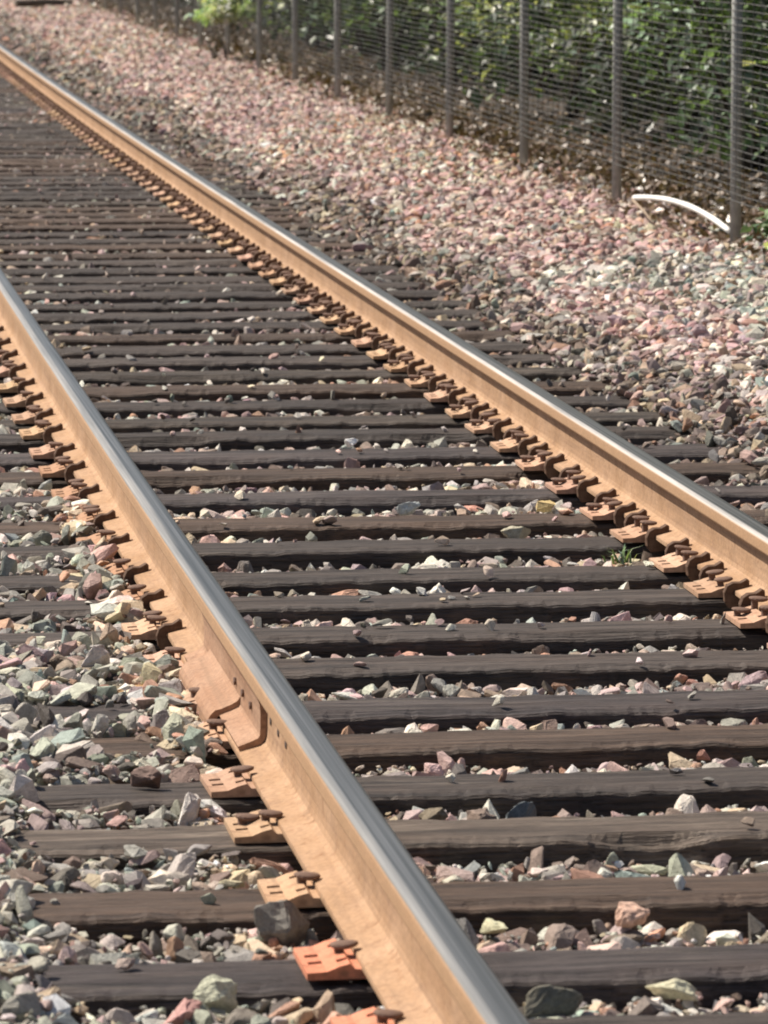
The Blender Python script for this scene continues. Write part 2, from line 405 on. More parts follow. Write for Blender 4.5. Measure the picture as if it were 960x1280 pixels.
    col *= np.exp(rng.normal(0, .20, (n, 1))) * (1 + rng.normal(0, .05, (n, 3)))
    col *= np.where(bank, 1.13, np.where(zone == 'left', 1.02, np.where(zone == 'dusty', .88, 1.12)))[:, None]
    gr = col.mean(1, keepdims=True); col = gr + (col - gr) * np.where(zone == 'bank', .85, .68)[:, None]
    col = np.clip(col, .03, .68)
    V = np.stack([X, Y, Z], 1)
    me = bpy.data.meshes.new('ballast'); me.vertices.add(n); me.vertices.foreach_set('co', V.astype(np.float32).ravel())
    a = me.attributes.new('tint', 'FLOAT_COLOR', 'POINT'); a.data.foreach_set('color', np.concatenate([col, np.ones((n, 1))], 1).astype(np.float32).ravel())
    ro = rng.uniform(-.6, .6, (n, 3)); ro[:, 2] = rng.uniform(0, 6.283, n)
    flat = rng.random(n) < .72; ro[~flat, :2] = rng.uniform(-3.1, 3.1, ((~flat).sum(), 2))
    a = me.attributes.new('rot', 'FLOAT_VECTOR', 'POINT'); a.data.foreach_set('vector', ro.astype(np.float32).ravel())
    sc = r[:, None] * rng.uniform(.82, 1.2, (n, 3)) * np.array([1.12, 1.0, .86])
    a = me.attributes.new('scl', 'FLOAT_VECTOR', 'POINT'); a.data.foreach_set('vector', sc.astype(np.float32).ravel())
    a = me.attributes.new('pick', 'INT', 'POINT'); a.data.foreach_set('value', rng.integers(0, NR, n).astype(np.int32))
    me.update()
    o = bpy.data.objects.new('ballast', me); COL.objects.link(o)
    g = bpy.data.node_groups.new('scatter', 'GeometryNodeTree')
    g.interface.new_socket('Geometry', in_out='INPUT', socket_type='NodeSocketGeometry'); g.interface.new_socket('Geometry', in_out='OUTPUT', socket_type='NodeSocketGeometry')
    gi = g.nodes.new('NodeGroupInput'); go = g.nodes.new('NodeGroupOutput')
    ip = g.nodes.new('GeometryNodeInstanceOnPoints'); ci = g.nodes.new('GeometryNodeCollectionInfo')
    ci.inputs['Collection'].default_value = rock_col; ci.inputs['Separate Children'].default_value = True; ci.inputs['Reset Children'].default_value = True
    ip.inputs['Pick Instance'].default_value = True
    def na(nm, t):
        x = g.nodes.new('GeometryNodeInputNamedAttribute'); x.data_type = t; x.inputs['Name'].default_value = nm
        return [q for q in x.outputs if q.enabled and q.name == 'Attribute'][0]
    e2r = g.nodes.new('FunctionNodeEulerToRotation')
    g.links.new(gi.outputs[0], ip.inputs['Points']); g.links.new(ci.outputs[0], ip.inputs['Instance'])
    g.links.new(na('pick', 'INT'), ip.inputs['Instance Index']); g.links.new(na('rot', 'FLOAT_VECTOR'), e2r.inputs[0])
    g.links.new(e2r.outputs[0], ip.inputs['Rotation']); g.links.new(na('scl', 'FLOAT_VECTOR'), ip.inputs['Scale'])
    g.links.new(ip.outputs[0], go.inputs[0])
    md = o.modifiers.new('scatter', 'NODES'); md.node_group = g
    tag(o, 'mixed grey, pink and cream crushed stone packed between the ties and banked up to the fence', 'ballast', kind='stuff')
    print('stones', n)
    return o
stones()

# ------------------------------------------------------------------ ties
TIE_L, TIE_W, TIE_H = 2.74, 0.232, 0.17
def tie_mesh(seed, notch=0.0):
    q = np.random.default_rng(seed)
    xs = np.linspace(-TIE_L / 2, TIE_L / 2, 181)
    prof = [(-.5, -1), (-.5, -.5), (-.5, -.12), (-.492, -.04), (-.47, -.005), (-.40, 0), (-.25, 0), (-.1, 0), (.05, 0), (.2, 0), (.33, 0), (.44, -.002), (.485, -.02), (.5, -.09), (.5, -.5), (.5, -1)]
    n = len(prof); V = np.zeros((len(xs), n, 3))
    for j, (a, b) in enumerate(prof):
        V[:, j, 0] = xs; V[:, j, 1] = a * TIE_W; V[:, j, 2] = b * TIE_H
    e1 = vnoise(xs * 7 + seed * 3.1, xs * 0, seed); e2 = vnoise(xs * 22 + seed, xs * 0 + 2.5, seed + 1); lowf = vnoise(xs * 1.6 + seed, xs * 0 + 7.5, seed + 2)
    e3 = vnoise(xs * 60 + seed, xs * 0 + 5.5, seed + 3)
    chip = np.clip(vnoise(xs * 3.3 + seed * 1.7, xs * 0, seed + 5) - (0.55 - notch), 0, 1)
    for j, (a, b) in enumerate(prof):
        topness = 1 if b > -.15 else 0
        V[:, j, 1] += .004 * lowf
        if topness and a < -.38:             # the near edge is worn: splintered and chipped
            V[:, j, 2] += -.005 * np.abs(e2) - .007 * np.abs(e1) - .03 * chip - .004 * np.abs(e3); V[:, j, 1] += .006 * np.abs(e1) + .005 * e2 + .025 * chip + .003 * e3
        elif topness and a > .42:
            V[:, j, 2] += -.005 * np.abs(e2) - .004 * np.abs(e1); V[:, j, 1] -= .005 * np.abs(e1)
        elif topness:
            V[:, j, 2] += .0022 * vnoise(xs * 9, xs * 0 + j * 1.3, seed + 9) + .002 * lowf
            if abs(a) < .3 and j % 2 == seed % 2:       # drying checks along the grain
                V[:, j, 2] -= .006 * np.clip(vnoise(xs * 2.3, xs * 0 + j * 3.1, seed + 13), 0, 1)
    V = V.reshape(-1, 3); F = []
    for i in range(len(xs) - 1):
        for j in range(n):
            k = (j + 1) % n; F.append((i * n + j, (i + 1) * n + j, (i + 1) * n + k, i * n + k))
    # lateral spacing kept; end caps
    me = bpy.data.meshes.new('railway_tie'); me.from_pydata([tuple(p) for p in V.tolist()], [], F + [tuple(range(n)), tuple(range((len(xs) - 1) * n + n - 1, (len(xs) - 1) * n - 1, -1))])
    me.update(); me.materials.append(M_WOOD); return me
tie_meshes = [tie_mesh(s + 1, rnd.choice([0, 0, .05, .12, .2])) for s in range(40)]

# a tie plate: rolled steel with punched square holes and two shoulders
def plate_mesh():
    xb = [-.152, -.142, -.118, -.098, -.080, -.071, .071, .080, .098, .118, .142, .152]
    yb = [-.094, -.062, -.046, -.034, -.016, .016, .034, .046, .062, .094]
    hx = {(-.142, -.118), (.118, .142)}; hy = {(-.034, -.016), (.016, .034)}
    sx = {(-.098, -.080), (.080, .098)}; sy = {(-.062, -.046), (.046, .062)}
    def hole(i, j):
        a = (xb[i], xb[i + 1]); b = (yb[j], yb[j + 1])
        return (a in hx and b in hy) or (a in sx and b in sy)
    def ztop(x):
        ax = abs(x)
        if ax <= .0711: return PLT - .001
        if ax <= .0801: return PLT + .0085
        if ax <= .0981: return PLT + .004
        return PLT - .003 - (ax - .0981) * .06
    bm = bmesh.new(); cache = {}
    def vt(i, j, lvl):
        key = (i, j, lvl)
        if key not in cache: cache[key] = bm.verts.new((xb[i], yb[j], 0.0 if lvl == 0 else ztop(xb[i])))
        return cache[key]
    nx_, ny_ = len(xb) - 1, len(yb) - 1
    solid = lambda i, j: 0 <= i < nx_ and 0 <= j < ny_ and not hole(i, j)
    for i in range(nx_):
        for j in range(ny_):
            if not solid(i, j): continue
            bm.faces.new((vt(i, j, 1), vt(i + 1, j, 1), vt(i + 1, j + 1, 1), vt(i, j + 1, 1)))
            bm.faces.new((vt(i, j, 0), vt(i, j + 1, 0), vt(i + 1, j + 1, 0), vt(i + 1, j, 0)))
            if not solid(i - 1, j): bm.faces.new((vt(i, j, 0), vt(i, j, 1), vt(i, j + 1, 1), vt(i, j + 1, 0)))
            if not solid(i + 1, j): bm.faces.new((vt(i + 1, j, 0), vt(i + 1, j + 1, 0), vt(i + 1, j + 1, 1), vt(i + 1, j, 1)))
            if not solid(i, j - 1): bm.faces.new((vt(i, j, 0), vt(i + 1, j, 0), vt(i + 1, j, 1), vt(i, j, 1)))
            if not solid(i, j + 1): bm.faces.new((vt(i, j + 1, 0), vt(i, j + 1, 1), vt(i + 1, j + 1, 1), vt(i + 1, j + 1, 0)))
    bmesh.ops.recalc_face_normals(bm, faces=bm.faces)
    me = bpy.data.meshes.new('tie_plate'); bm.to_mesh(me); bm.free(); me.materials.append(M_PLATE); return me
ME_PLATE = plate_mesh()

def spike_mesh(lean):
    """cut spike: square shank, offset oval head whose lip reaches over the rail foot (towards +x)"""
    bm = bmesh.new()
    res = bmesh.ops.create_cube(bm, size=1.0)
    for v in res['verts']: v.co = Vector((v.co.x * .016 - .002, v.co.y * .016, v.co.z * .06 + .012))
    bmesh.ops.bevel(bm, geom=[e for e in bm.edges], offset=.002, segments=1, affect='EDGES')
    r2 = bmesh.ops.create_uvsphere(bm, u_segments=14, v_segments=8, radius=1.0)
    for v in r2['verts']:
        x, y, z = v.co
        z = max(z, -.55)
        v.co = Vector((x * .025 + .008, y * .0175 * (1 - .15 * x), z * .0085 + .0345 - .002 * x + (.003 * x * x)))
    bmesh.ops.rotate(bm, verts=bm.verts, cent=(0, 0, 0), matrix=Matrix.Rotation(lean, 3, 'Y'))
    me = bpy.data.meshes.new('spike'); bm.to_mesh(me); bm.free(); me.materials.append(M_SPIKE)
    return me
ME_SPIKE = [spike_mesh(0.0), spike_mesh(-.16), spike_mesh(.10)]

def spike_at(plate, side, y, k, lift):
    o = bpy.data.objects.new('spike', ME_SPIKE[k]); COL.objects.link(o); o.parent = plate
    # side = -1: left of the foot, head points right
    o.location = (side * .0795, y, lift); o.rotation_euler = (0, 0, 0 if side < 0 else math.pi)
    o.rotation_euler[2] += rnd.uniform(-.15, .15)
    return o

ORD = ['first', 'second', 'third', 'fourth', 'fifth', 'sixth', 'seventh', 'eighth', 'ninth', 'tenth', 'eleventh', 'twelfth', 'thirteenth', 'fourteenth', 'fifteenth', 'sixteenth',
       'seventeenth', 'eighteenth', 'nineteenth', 'twentieth', 'twenty-first', 'twenty-second', 'twenty-third', 'twenty-fourth', 'twenty-fifth', 'twenty-sixth', 'twenty-seventh', 'twenty-eighth', 'twenty-ninth', 'thirtieth', 'thirty-first', 'thirty-second', 'thirty-third', 'thirty-fourth']
GREY, BROWN, PURP, OLIVE = (.055, .043, .036), (.074, .048, .033), (.052, .041, .038), (.060, .046, .035)
looks = {0: (GREY, .4, 'tie cut off by the bottom edge of the photo, dark grey wood'),
         1: (PURP, .35, 'dark purplish-grey tie with pale scuffs beside the reddest tie plate'),
         2: (BROWN, .15, 'warm brown tie with smooth top and a ragged near edge'),
         3: ((.09, .068, .052), 1.0, 'weathered brown tie whose top is splintered pale by wear'),
         4: (GREY, .35, 'dark grey tie just beyond the pale splintered one'),
         5: (BROWN, .2, 'plain brown tie beside the joint bar end of the left rail'),
         6: (PURP, .3, 'purplish-grey tie passing under the joint bar of the left rail')}
ties = []
for i, y in enumerate(tie_y):
    n = i - N0
    vis = n >= 0
    if n < -1: continue
    t = bpy.data.objects.new('railway_tie', tie_meshes[i % 40]); COL.objects.link(t)
    flip = 0
    t.location = (cx(y) + rnd.uniform(-.025, .025), y, rnd.uniform(-.006, .002)); t.rotation_euler = (rnd.uniform(-.012, .012), 0, yaw(y) + rnd.uniform(-.006, .006))
    if n in looks: c, al, lab = looks[n]
    else:
        c = rnd.choice([GREY, GREY, BROWN, PURP, OLIVE]); f = rnd.uniform(.78, 1.2); c = tuple(q * f for q in c); al = rnd.choice([.1, .2, .45])
        if n < 0: lab = 'dark wooden tie hidden just below the bottom edge of the photo'
        elif n < 34: lab = 'dark wooden tie, %s up from the bottom edge of the photo' % ORD[n]
        else: lab = 'one of the far dark ties crowding together past the thirty-fourth tie'
    t.color = (*c, al)
    tag(t, lab, 'railway tie', 'ties under the two rails' if n < 34 else 'far ties blurring together at the left')
    ties.append((n, t, y))
    if not vis: continue
    for side in (-1, 1):
        # the far plates are seen beside each rail only as long as their ties are
        if side < 0 and y > 31: continue
        p = bpy.data.objects.new('tie_plate', ME_PLATE); COL.objects.link(p); p.parent = t
        dx = cx(y, side * GH) - t.location.x - (.010 if side < 0 else 0)
        p.location = (dx, rnd.uniform(-.008, .008), .0015 - t.location.z); p.rotation_euler = (-t.rotation_euler[0], 0, rnd.uniform(-.02, .02))
        base = rnd.uniform(.85, 1.12)
        p.color = (base, base * rnd.uniform(.9, 1.0), base * rnd.uniform(.82, 1.0), 1)
        if side < 0 and n <= 1: p.color = (1.25, .72, .62, 1); p['label'] = 'bright orange-red rusty tie plate'
        if side < 0 and 9 <= n <= 14: p.color = (.8, .68, .6, 1)
        a, b_ = rnd.choice([(1, -1), (-1, 1)])
        # spikes hold the foot on both sides
        if side < 0:
            if n in (3,):
                spike_at(p, -1, .0, 0, .001); s = spike_at(p, -1, .03, 0, -.009); s.location.x = -.122; s.location.y = .022
            else: spike_at(p, -1, rnd.choice([-.01, .0, .01]), rnd.choice([0, 0, 1]), rnd.uniform(0, .004))
            if n > 6 and rnd.random() < .5: spike_at(p, -1, .054, 1, .004)
            spike_at(p, 1, 0.0, 0, .001)
        else:
            spike_at(p, -1, -.054 + rnd.uniform(-.004, .004), rnd.choice([1, 1, 0]), rnd.uniform(.002, .014))
            spike_at(p, -1, .05 + rnd.uniform(-.004, .004), rnd.choice([1, 0, 2]), rnd.uniform(.002, .014))
            spike_at(p, 1, 0.0, 0, .001)
            if rnd.random() < .5: s = spike_at(p, -1, .025, 0, -.009); s.location.x = -.130

# ------------------------------------------------------------------ rails
def rail_profile():
    h = .168; P_ = []
    half = [(0.070, 0.0), (0.070, 0.008), (0.069, 0.0112), (0.040, 0.0185), (0.022, 0.0235), (0.0125, 0.031), (0.0092, 0.042), (0.0080, 0.060), (0.0080, 0.095), (0.0090, 0.112), (0.0125, 0.1215), (0.020, 0.1255), (0.0335, 0.1315)]
    return half
half = rail_profile()
foot = [(x, z) for x, z in half[:-1]]; top_neck = (0.020, 0.1257)
PROF_FOOT = foot + [(-x, z) for x, z in reversed(foot)]
head_half = [(0.0, .1680), (0.007, .16798), (0.0125, .1679), (0.018, .1677), (0.0225, .16715), (0.0255, .1665), (0.0290, .1650), (0.0315, .1625), (0.0332, .1585), (0.0340, .150), (0.0348, .135), (0.0335, .1310), (0.0200, .1262)]
PROF_HEAD = [(x, z) for x, z in reversed(head_half)] + [(-x, z) for x, z in head_half[1:]]
ys = list(np.concatenate([np.arange(4.0, 30, .5), np.arange(30, 96, 1.0)]))
def rail(u, name_label):
    root = empty('rail', (cx(8.0, u), 8.0, PLT))
    fx = lambda y: cx(y, u) - cx(8.0, u)
    yl = [y - 8.0 for y in ys]; f2 = lambda yy: fx(yy + 8.0)
    loft(PROF_FOOT, yl, f2, 'web_and_foot', M_RUST, root)
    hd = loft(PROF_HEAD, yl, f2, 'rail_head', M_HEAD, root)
    at = hd.data.attributes.new('wear', 'FLOAT', 'POINT')
    n = len(PROF_HEAD)
    s = 1 if u > 0 else -1                       # field side is outward
    wv = []
    for y in yl:
        for (x, z) in PROF_HEAD:
            w_ = 1.0 if z > .1655 else (.78 if z > .1640 else (.45 if z > .1600 else .10))
            wv.append(w_)
    at.data.foreach_set('value', wv)
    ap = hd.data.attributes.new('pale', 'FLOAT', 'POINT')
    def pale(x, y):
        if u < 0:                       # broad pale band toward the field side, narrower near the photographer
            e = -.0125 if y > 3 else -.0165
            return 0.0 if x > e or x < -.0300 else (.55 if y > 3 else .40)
        return 1.0 if -.0320 < x < -.0210 else 0.0  # right rail: narrow pale strip along the left of the head
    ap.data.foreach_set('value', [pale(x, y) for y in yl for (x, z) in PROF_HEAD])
    tag(root, name_label, 'rail', 'the two rails of the track')
    return root
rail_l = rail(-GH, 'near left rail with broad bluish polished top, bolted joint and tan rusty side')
rail_r = rail(GH, 'far right rail with a thin white line along its top and shaded web')

# rail anchors: spring hooks gripping the foot beside each tie
def anchor_mesh():
    inner = [(.034, .0205), (.0, .0125), (-.003, .004), (.0, -.0025), (.060, -.003)]
    outer = [(.060, -.020), (.012, -.034), (-.012, -.036), (-.024, -.020), (-.027, .004), (-.020, .022), (-.006, .031), (.014, .032), (.030, .042), (.037, .038), (.038, .022)]
    prof = inner + outer; n = len(prof); V = []; F = []
    for y, s in ((-.013, .94), (-.010, 1), (.010, 1), (.013, .94)):
        for x, z in prof: V.append((x * s, y, z * s))
    for i in range(3):
        for j in range(n): k = (j + 1) % n; F.append((i * n + j, i * n + k, (i + 1) * n + k, (i + 1) * n + j))
    F.append(tuple(range(n - 1, -1, -1))); F.append(tuple(3 * n + j for j in range(n)))
    me = bpy.data.meshes.new('rail_anchor'); me.from_pydata(V, [], F); me.update(); me.materials.append(M_ANCHOR)
    bm = bmesh.new(); bm.from_mesh(me); bmesh.ops.recalc_face_normals(bm, faces=bm.faces); bm.to_mesh(me); bm.free(); return me
ME_ANCH = anchor_mesh()
def anchors(root, u, side_x, nmin, per):
    cnt = 0; rest = []
    for n, t, y in ties:
        if n < nmin: continue
        for s in per:
            yy = y + s * (.142 + rnd.uniform(-.008, .012))
            loc = Vector((cx(yy, u) + side_x * .070 - root.location.x, yy - root.location.y, 0))
            if cnt < 100:
                o = bpy.data.objects.new('rail_anchor', ME_ANCH); COL.objects.link(o); o.parent = root
                o.location = loc; o.rotation_euler = (0, rnd.uniform(-.05, .05), (0 if side_x < 0 else math.pi) + rnd.uniform(-.1, .1)); cnt += 1
            else: rest.append((loc, rnd.uniform(-.1, .1)))
    if rest:
        mv = np.array([v.co[:] for v in ME_ANCH.vertices]); V = []; F = []
        for loc, a in rest:
            o_ = len(V)
            for x, y, z in mv: V.append((loc.x + x * math.cos(a) - y * math.sin(a), loc.y + x * math.sin(a) + y * math.cos(a), z))
            for p in ME_ANCH.polygons: F.append(tuple(o_ + q for q in p.vertices))
        o = mesh('rail_anchor', V, F, M_ANCHOR, root); o['kind'] = 'stuff'
anchors(rail_r, GH, -1, 0, (-1, 1))
anchors(rail_l, -GH, -1, 8, (-1,))

# the bolted joint bar on the field side of the left rail
jy0 = 9.17; jy1 = jy0 + 1.15
lx = lambda yy: cx(yy + 8.0, -GH) - cx(8.0, -GH)
th = .013
bar_prof = [(-.0195, .1245), (-.0100, .112), (-.0088, .095), (-.0088, .062), (-.0104, .042), (-.0140, .0325), (-.0230, .0245), (-.0400, .0192), (-.0660, .0125),
            (-.0690, .0125 + th * .75), (-.0420, .0192 + th), (-.0270, .0260 + th), (-.0235, .045), (-.0225, .062), (-.0225, .095), (-.0245, .112), (-.0290, .1245)]
joint = loft(bar_prof, [jy0 - 8, (jy0 + jy1) / 2 - 8, jy1 - 8], lx, 'joint_bar', M_PLATE, rail_l)
joint.color = (.74, .66, .62, 1)
wrap_prof = [(-.0420, .0192 + th + .0008), (-.0660, .0125 + th * .75 + .0012), (-.0740, .016), (-.0790, .004), (-.0820, -.012), (-.0980, -.014),
             (-.0950, .010), (-.0890, .022), (-.0780, .0325), (-.0660, .0350), (-.0420, .0450), (-.0300, .0520), (-.0236, .0610), (-.0236, .045), (-.0272, .0270 + th)]
wrap = loft(list(reversed(wrap_prof)), [jy0 + .37 - 8, jy0 + .65 - 8, jy0 + 1.0 - 8], lx, 'base_clamp', M_PLATE, joint)
wrap.color = (.74, .66, .62, 1)
def bolt(parent, x, y, z, r=.013, l=.012, m=M_SPIKE):
    bm = bmesh.new(); bmesh.ops.create_cone(bm, segments=6, radius1=r, radius2=r * .92, depth=l, cap_ends=True)
    bmesh.ops.bevel(bm, geom=list(bm.edges), offset=.0015, segments=1, affect='EDGES')
    bmesh.ops.rotate(bm, verts=bm.verts, cent=(0, 0, 0), matrix=Matrix.Rotation(math.pi / 2, 3, 'Y'))
    me = bpy.data.meshes.new('bolt'); bm.to_mesh(me); bm.free(); me.materials.append(m)
    o = bpy.data.objects.new('bolt', me); COL.objects.link(o); o.parent = parent; o.location = (x, y, z); return o
for k in range(3):
    yy = jy0 + .16 + k * .15
    bolt(joint, lx(yy - 8) - .0255, yy - 8, .080, .010, .006)
for yy in (jy0 - .07, jy0 - .20, jy0 - .33):
    bolt(rail_l, lx(yy - 8) - .0085, yy - 8, .088, .011, .004, M_HOLE)

# ------------------------------------------------------------------ fence
FX = lambda y: 4.66 + KAP * y * y
def gz(x, y): return float(ballast_top(np.array([x]), np.array([y]))[0])
fence = empty('wire_fence', (FX(20.9), 20.9, gz(FX(20.9), 20.9)))
tag(fence, 'tall wire mesh fence on slim grey posts running beside the ballast bank', 'fence')
fo = fence.location.copy()
posts_y = [20.9 + 3.0 * k for k in range(-2, 23)]
def tube(path, r, seg=8, caps=True):
    V = []; F = []; path = [Vector(p) for p in path]; rr = r if isinstance(r, (list, tuple)) else [r] * len(path)
    for i, p in enumerate(path):
        d = (path[min(i + 1, len(path) - 1)] - path[max(i - 1, 0)]).normalized()
        a = d.cross(Vector((0, 0, 1)) if abs(d.z) < .9 else Vector((1, 0, 0))).normalized(); b = d.cross(a)
        for j in range(seg):
            t = 2 * math.pi * j / seg; V.append(p + (a * math.cos(t) + b * math.sin(t)) * rr[i])
    for i in range(len(path) - 1):
        for j in range(seg): k = (j + 1) % seg; F.append((i * seg + j, i * seg + k, (i + 1) * seg + k, (i + 1) * seg + j))
    F.append(tuple(range(seg - 1, -1, -1))); F.append(tuple((len(path) - 1) * seg + j for j in range(seg)))
    return V, F
for y in posts_y:
    if y < 16: continue
    b = Vector((FX(y) - fo.x, y - fo.y, -.25)); lean = rnd.uniform(-.012, .012)
    v, f = tube([b, b + Vector((lean, 0, 1.2)), b + Vector((lean * 2, 0, 2.45))], .027, 12)
    me = mesh('post', v, f, M_POST, fence, True)
    for k in range(9):            # wire ties round the post would be a few pixels: small ring clips
        pass
V, F = [], []
ysf = np.arange(16.5, 88, 1.0)
rows = np.arange(.20, 2.12, .034)
for zr in rows:
    r = .0024
    o_ = len(V)
    for y in ysf:
        x = FX(y) - fo.x - .031; sag = .006 * math.sin(y * 2.06 + zr * 3)
        bz = .0
        V += [(x - r, y - fo.y, zr + sag), (x, y - fo.y, zr + r + sag), (x + r, y - fo.y, zr + sag), (x, y - fo.y, zr - r + sag)]
    for i in range(len(ysf) - 1):
        for j in range(4): k = (j + 1) % 4; F.append((o_ + i * 4 + j, o_ + i * 4 + k, o_ + (i + 1) * 4 + k, o_ + (i + 1) * 4 + j))
for y in np.arange(16.5, 88, .17):
    x = FX(y) - fo.x - .038; o_ = len(V); r = .0014
    for z in (rows[0], rows[-1]): V += [(x - r, y - fo.y - r, z), (x + r, y - fo.y - r, z), (x + r, y - fo.y + r, z), (x - r, y - fo.y + r, z)]
    for j in range(4): k = (j + 1) % 4; F.append((o_ + j, o_ + k, o_ + 4 + k, o_ + 4 + j))
nm = nmesh('wire_mesh', np.array(V), np.array(F), 4, M_WIRE, fence)

# ------------------------------------------------------------------ the bent white pipe and a stick
pp = []
A, B = Vector((4.63, 22.85, .258)), Vector((4.73, 21.05, .215))
for k in range(25):
    t = k / 24; p = A.lerp(B, t); p.z += .048 * 4 * t * (1 - t) * (1 + .25 * t); pp.append(p)
v, f = tube(pp, [.0145 + .0008 * math.sin(k) for k in range(25)], 10)
tag(mesh('pipe', v, f, M_PIPE, None, True), 'bent white plastic pipe arching over the ground at the foot of the fence', 'pipe')
v, f = tube([(4.61, 22.80, .25), (4.57, 22.3, .225), (4.53, 21.9, .20)], [.008, .007, .005], 6)
tag(mesh('stick', v, f, M_STICK, None, True), 'thin brown stick leaning from the far end of the white pipe', 'stick')
for (x, y, l, a, lab) in [(4.63, 66.3, .9, .35, 'dark timber offcut lying on the pale ballast at top left')]:
    z = gz(x, y) + .05
    d = Vector((math.cos(a), math.sin(a), 0)) * l / 2
    v, f = tube([Vector((x, y, z)) - d, Vector((x, y, z + .01)), Vector((x, y, z)) + d], [.05, .06, .055], 7)
    tag(mesh('timber_offcut', v, f, M_BARK), lab, 'timber')

# ------------------------------------------------------------------ leaves
def leaves(centres, size, cols, q, droop=.3):
    """diamond leaves folded along the midrib; centres (n,3), size (n,), cols (n,3)"""
    n = len(centres)
    a = q.uniform(0, 2 * np.pi, n); el = q.normal(-.25, .5, n)
    d = np.stack([np.cos(a) * np.cos(el), np.sin(a) * np.cos(el), np.sin(el)], 1)
    up = np.stack([q.normal(0, .45, n), q.normal(0, .45, n), np.ones(n)], 1)
    s = np.cross(d, up); s /= np.linalg.norm(s, axis=1, keepdims=True); nn = np.cross(s, d)
    L = size[:, None]; w_ = L * q.uniform(.26, .40, (n, 1))
    base = centres; tip = centres + d * L; mid = centres + d * L * .45
    l = mid + s * w_ + nn * L * .10; r = mid - s * w_ + nn * L * .10
    V = np.stack([base, l, tip, r], 1).reshape(-1, 3)
    k = np.arange(n)[:, None] * 4
    F = np.concatenate([k + [0, 1, 2], k + [0, 2, 3]], 0)
    c4 = np.repeat(np.concatenate([cols, np.ones((n, 1))], 1), 4, 0)
    return V, F, c4
LG = np.array([(.080, .118, .050), (.058, .090, .050), (.095, .13, .065), (.048, .070, .046), (.12, .135, .078), (.075, .100, .080)])
def crown_pts(q, n, clumps, ext, centre, zmin=None):
    cc = []
    for _ in range(clumps):
        v = q.normal(0, 1, 3); v /= np.linalg.norm(v); v *= q.uniform(.25, 1.0) ** .6
        cc.append(np.array(centre) + v * np.array(ext))
    cc = np.array(cc); cs = q.uniform(.10, .26, clumps)
    pick = q.integers(0, clumps, n)
    P = cc[pick] + q.normal(0, 1, (n, 3)) * cs[pick][:, None] * np.array([.8, .8, .65]) * (np.array(ext).mean() / .75)
    if zmin is not None: P[:, 2] = np.where(P[:, 2] < zmin, zmin + np.abs(q.normal(0, .12, n)), P[:, 2])
    return P, pick, cc
def shrub(name, x, y, w_, h_, n, lsize, seed, label, cat, group=None, bright=1.0, clumps=26, zmin=.04, depth=None, stems=5):
    q = np.random.default_rng(seed)
    z0 = gz(x, y)
    root = empty(name, (x, y, z0 - .03)); tag(root, label, cat, group)
    P, pick, cc = crown_pts(q, n, clumps, (w_, depth or w_, h_ * .5), (0, 0, h_ * .55), zmin)
    col = (LG[q.integers(0, len(LG), clumps)] * np.exp(q.normal(0.05, .6, (clumps, 1))))[pick] * np.exp(q.normal(0, .25, (n, 1))) * bright  # clump brightness puts sunlit and shaded clumps into the leaf colour
    V, F, c4 = leaves(P, lsize * np.exp(q.normal(0, .25, n)), np.clip(col, .01, .6), q)
    nmesh('crown', V, F, 3, M_LEAF, root, cols=c4)
    V = []; F = []
    for k in range(stems):
        a = q.uniform(0, 6.28); tgt = Vector(tuple(cc[q.integers(0, clumps)]))
        p0 = Vector((.05 * math.cos(a), .05 * math.sin(a), -.15))
        m_ = p0.lerp(tgt, .5) + Vector((q.normal(0, .06), q.normal(0, .06), .12 * h_))
        v, f = tube([p0, m_, tgt], [.016 + .006 * h_, .011 + .003 * h_, .004], 6)
        o_ = len(V); V += v; F += [tuple(i + o_ for i in ff) for ff in f]
    mesh('trunk', V, F, M_BARK, root, True)
    return root
gaps = ['right of the nearest post', 'between the nearest and second nearest posts', 'between the second and third nearest posts', 'between the third and fourth nearest posts', 'between the fourth and fifth nearest posts',
        'between the fifth and sixth nearest posts', 'between the sixth and seventh nearest posts', 'between the seventh and eighth nearest posts', 'beyond the eighth nearest post', 'beyond the ninth nearest post', 'beyond the tenth nearest post']
G1 = 'leafy shrubs behind the wire fence'
for k in range(11):
    y = 19.6 + 3.05 * k + (k * 37 % 10) * .06
    x = FX(y) + 1.15 + .3 * ((k * 53) % 7) / 7
    shrub('shrub', x, y, .75, 2.1 + .3 * ((k * 29) % 5) / 5, 3000, .078, 300 + k, 'green shrub behind the fence %s' % gaps[k], 'shrub', G1, 1.3, 40, .10 if k not in (0,) else .05, 1.35)
# thicket further back, one mass, the shade put into its darkened leaf colour
q = np.random.default_rng(5)
nT = 130000
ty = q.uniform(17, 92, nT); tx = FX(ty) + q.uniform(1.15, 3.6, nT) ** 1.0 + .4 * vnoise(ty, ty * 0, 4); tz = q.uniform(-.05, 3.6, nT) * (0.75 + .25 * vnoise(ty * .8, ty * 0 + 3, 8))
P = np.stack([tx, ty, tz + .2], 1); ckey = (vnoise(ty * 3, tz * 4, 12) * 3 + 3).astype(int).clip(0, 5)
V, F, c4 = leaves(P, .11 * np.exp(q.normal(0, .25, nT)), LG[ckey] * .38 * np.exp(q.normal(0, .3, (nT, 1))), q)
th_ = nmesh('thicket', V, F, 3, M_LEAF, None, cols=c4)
tag(th_, 'green thicket behind the shrubs and fence, its leaf colour darkened for the shade', 'thicket', kind='stuff')
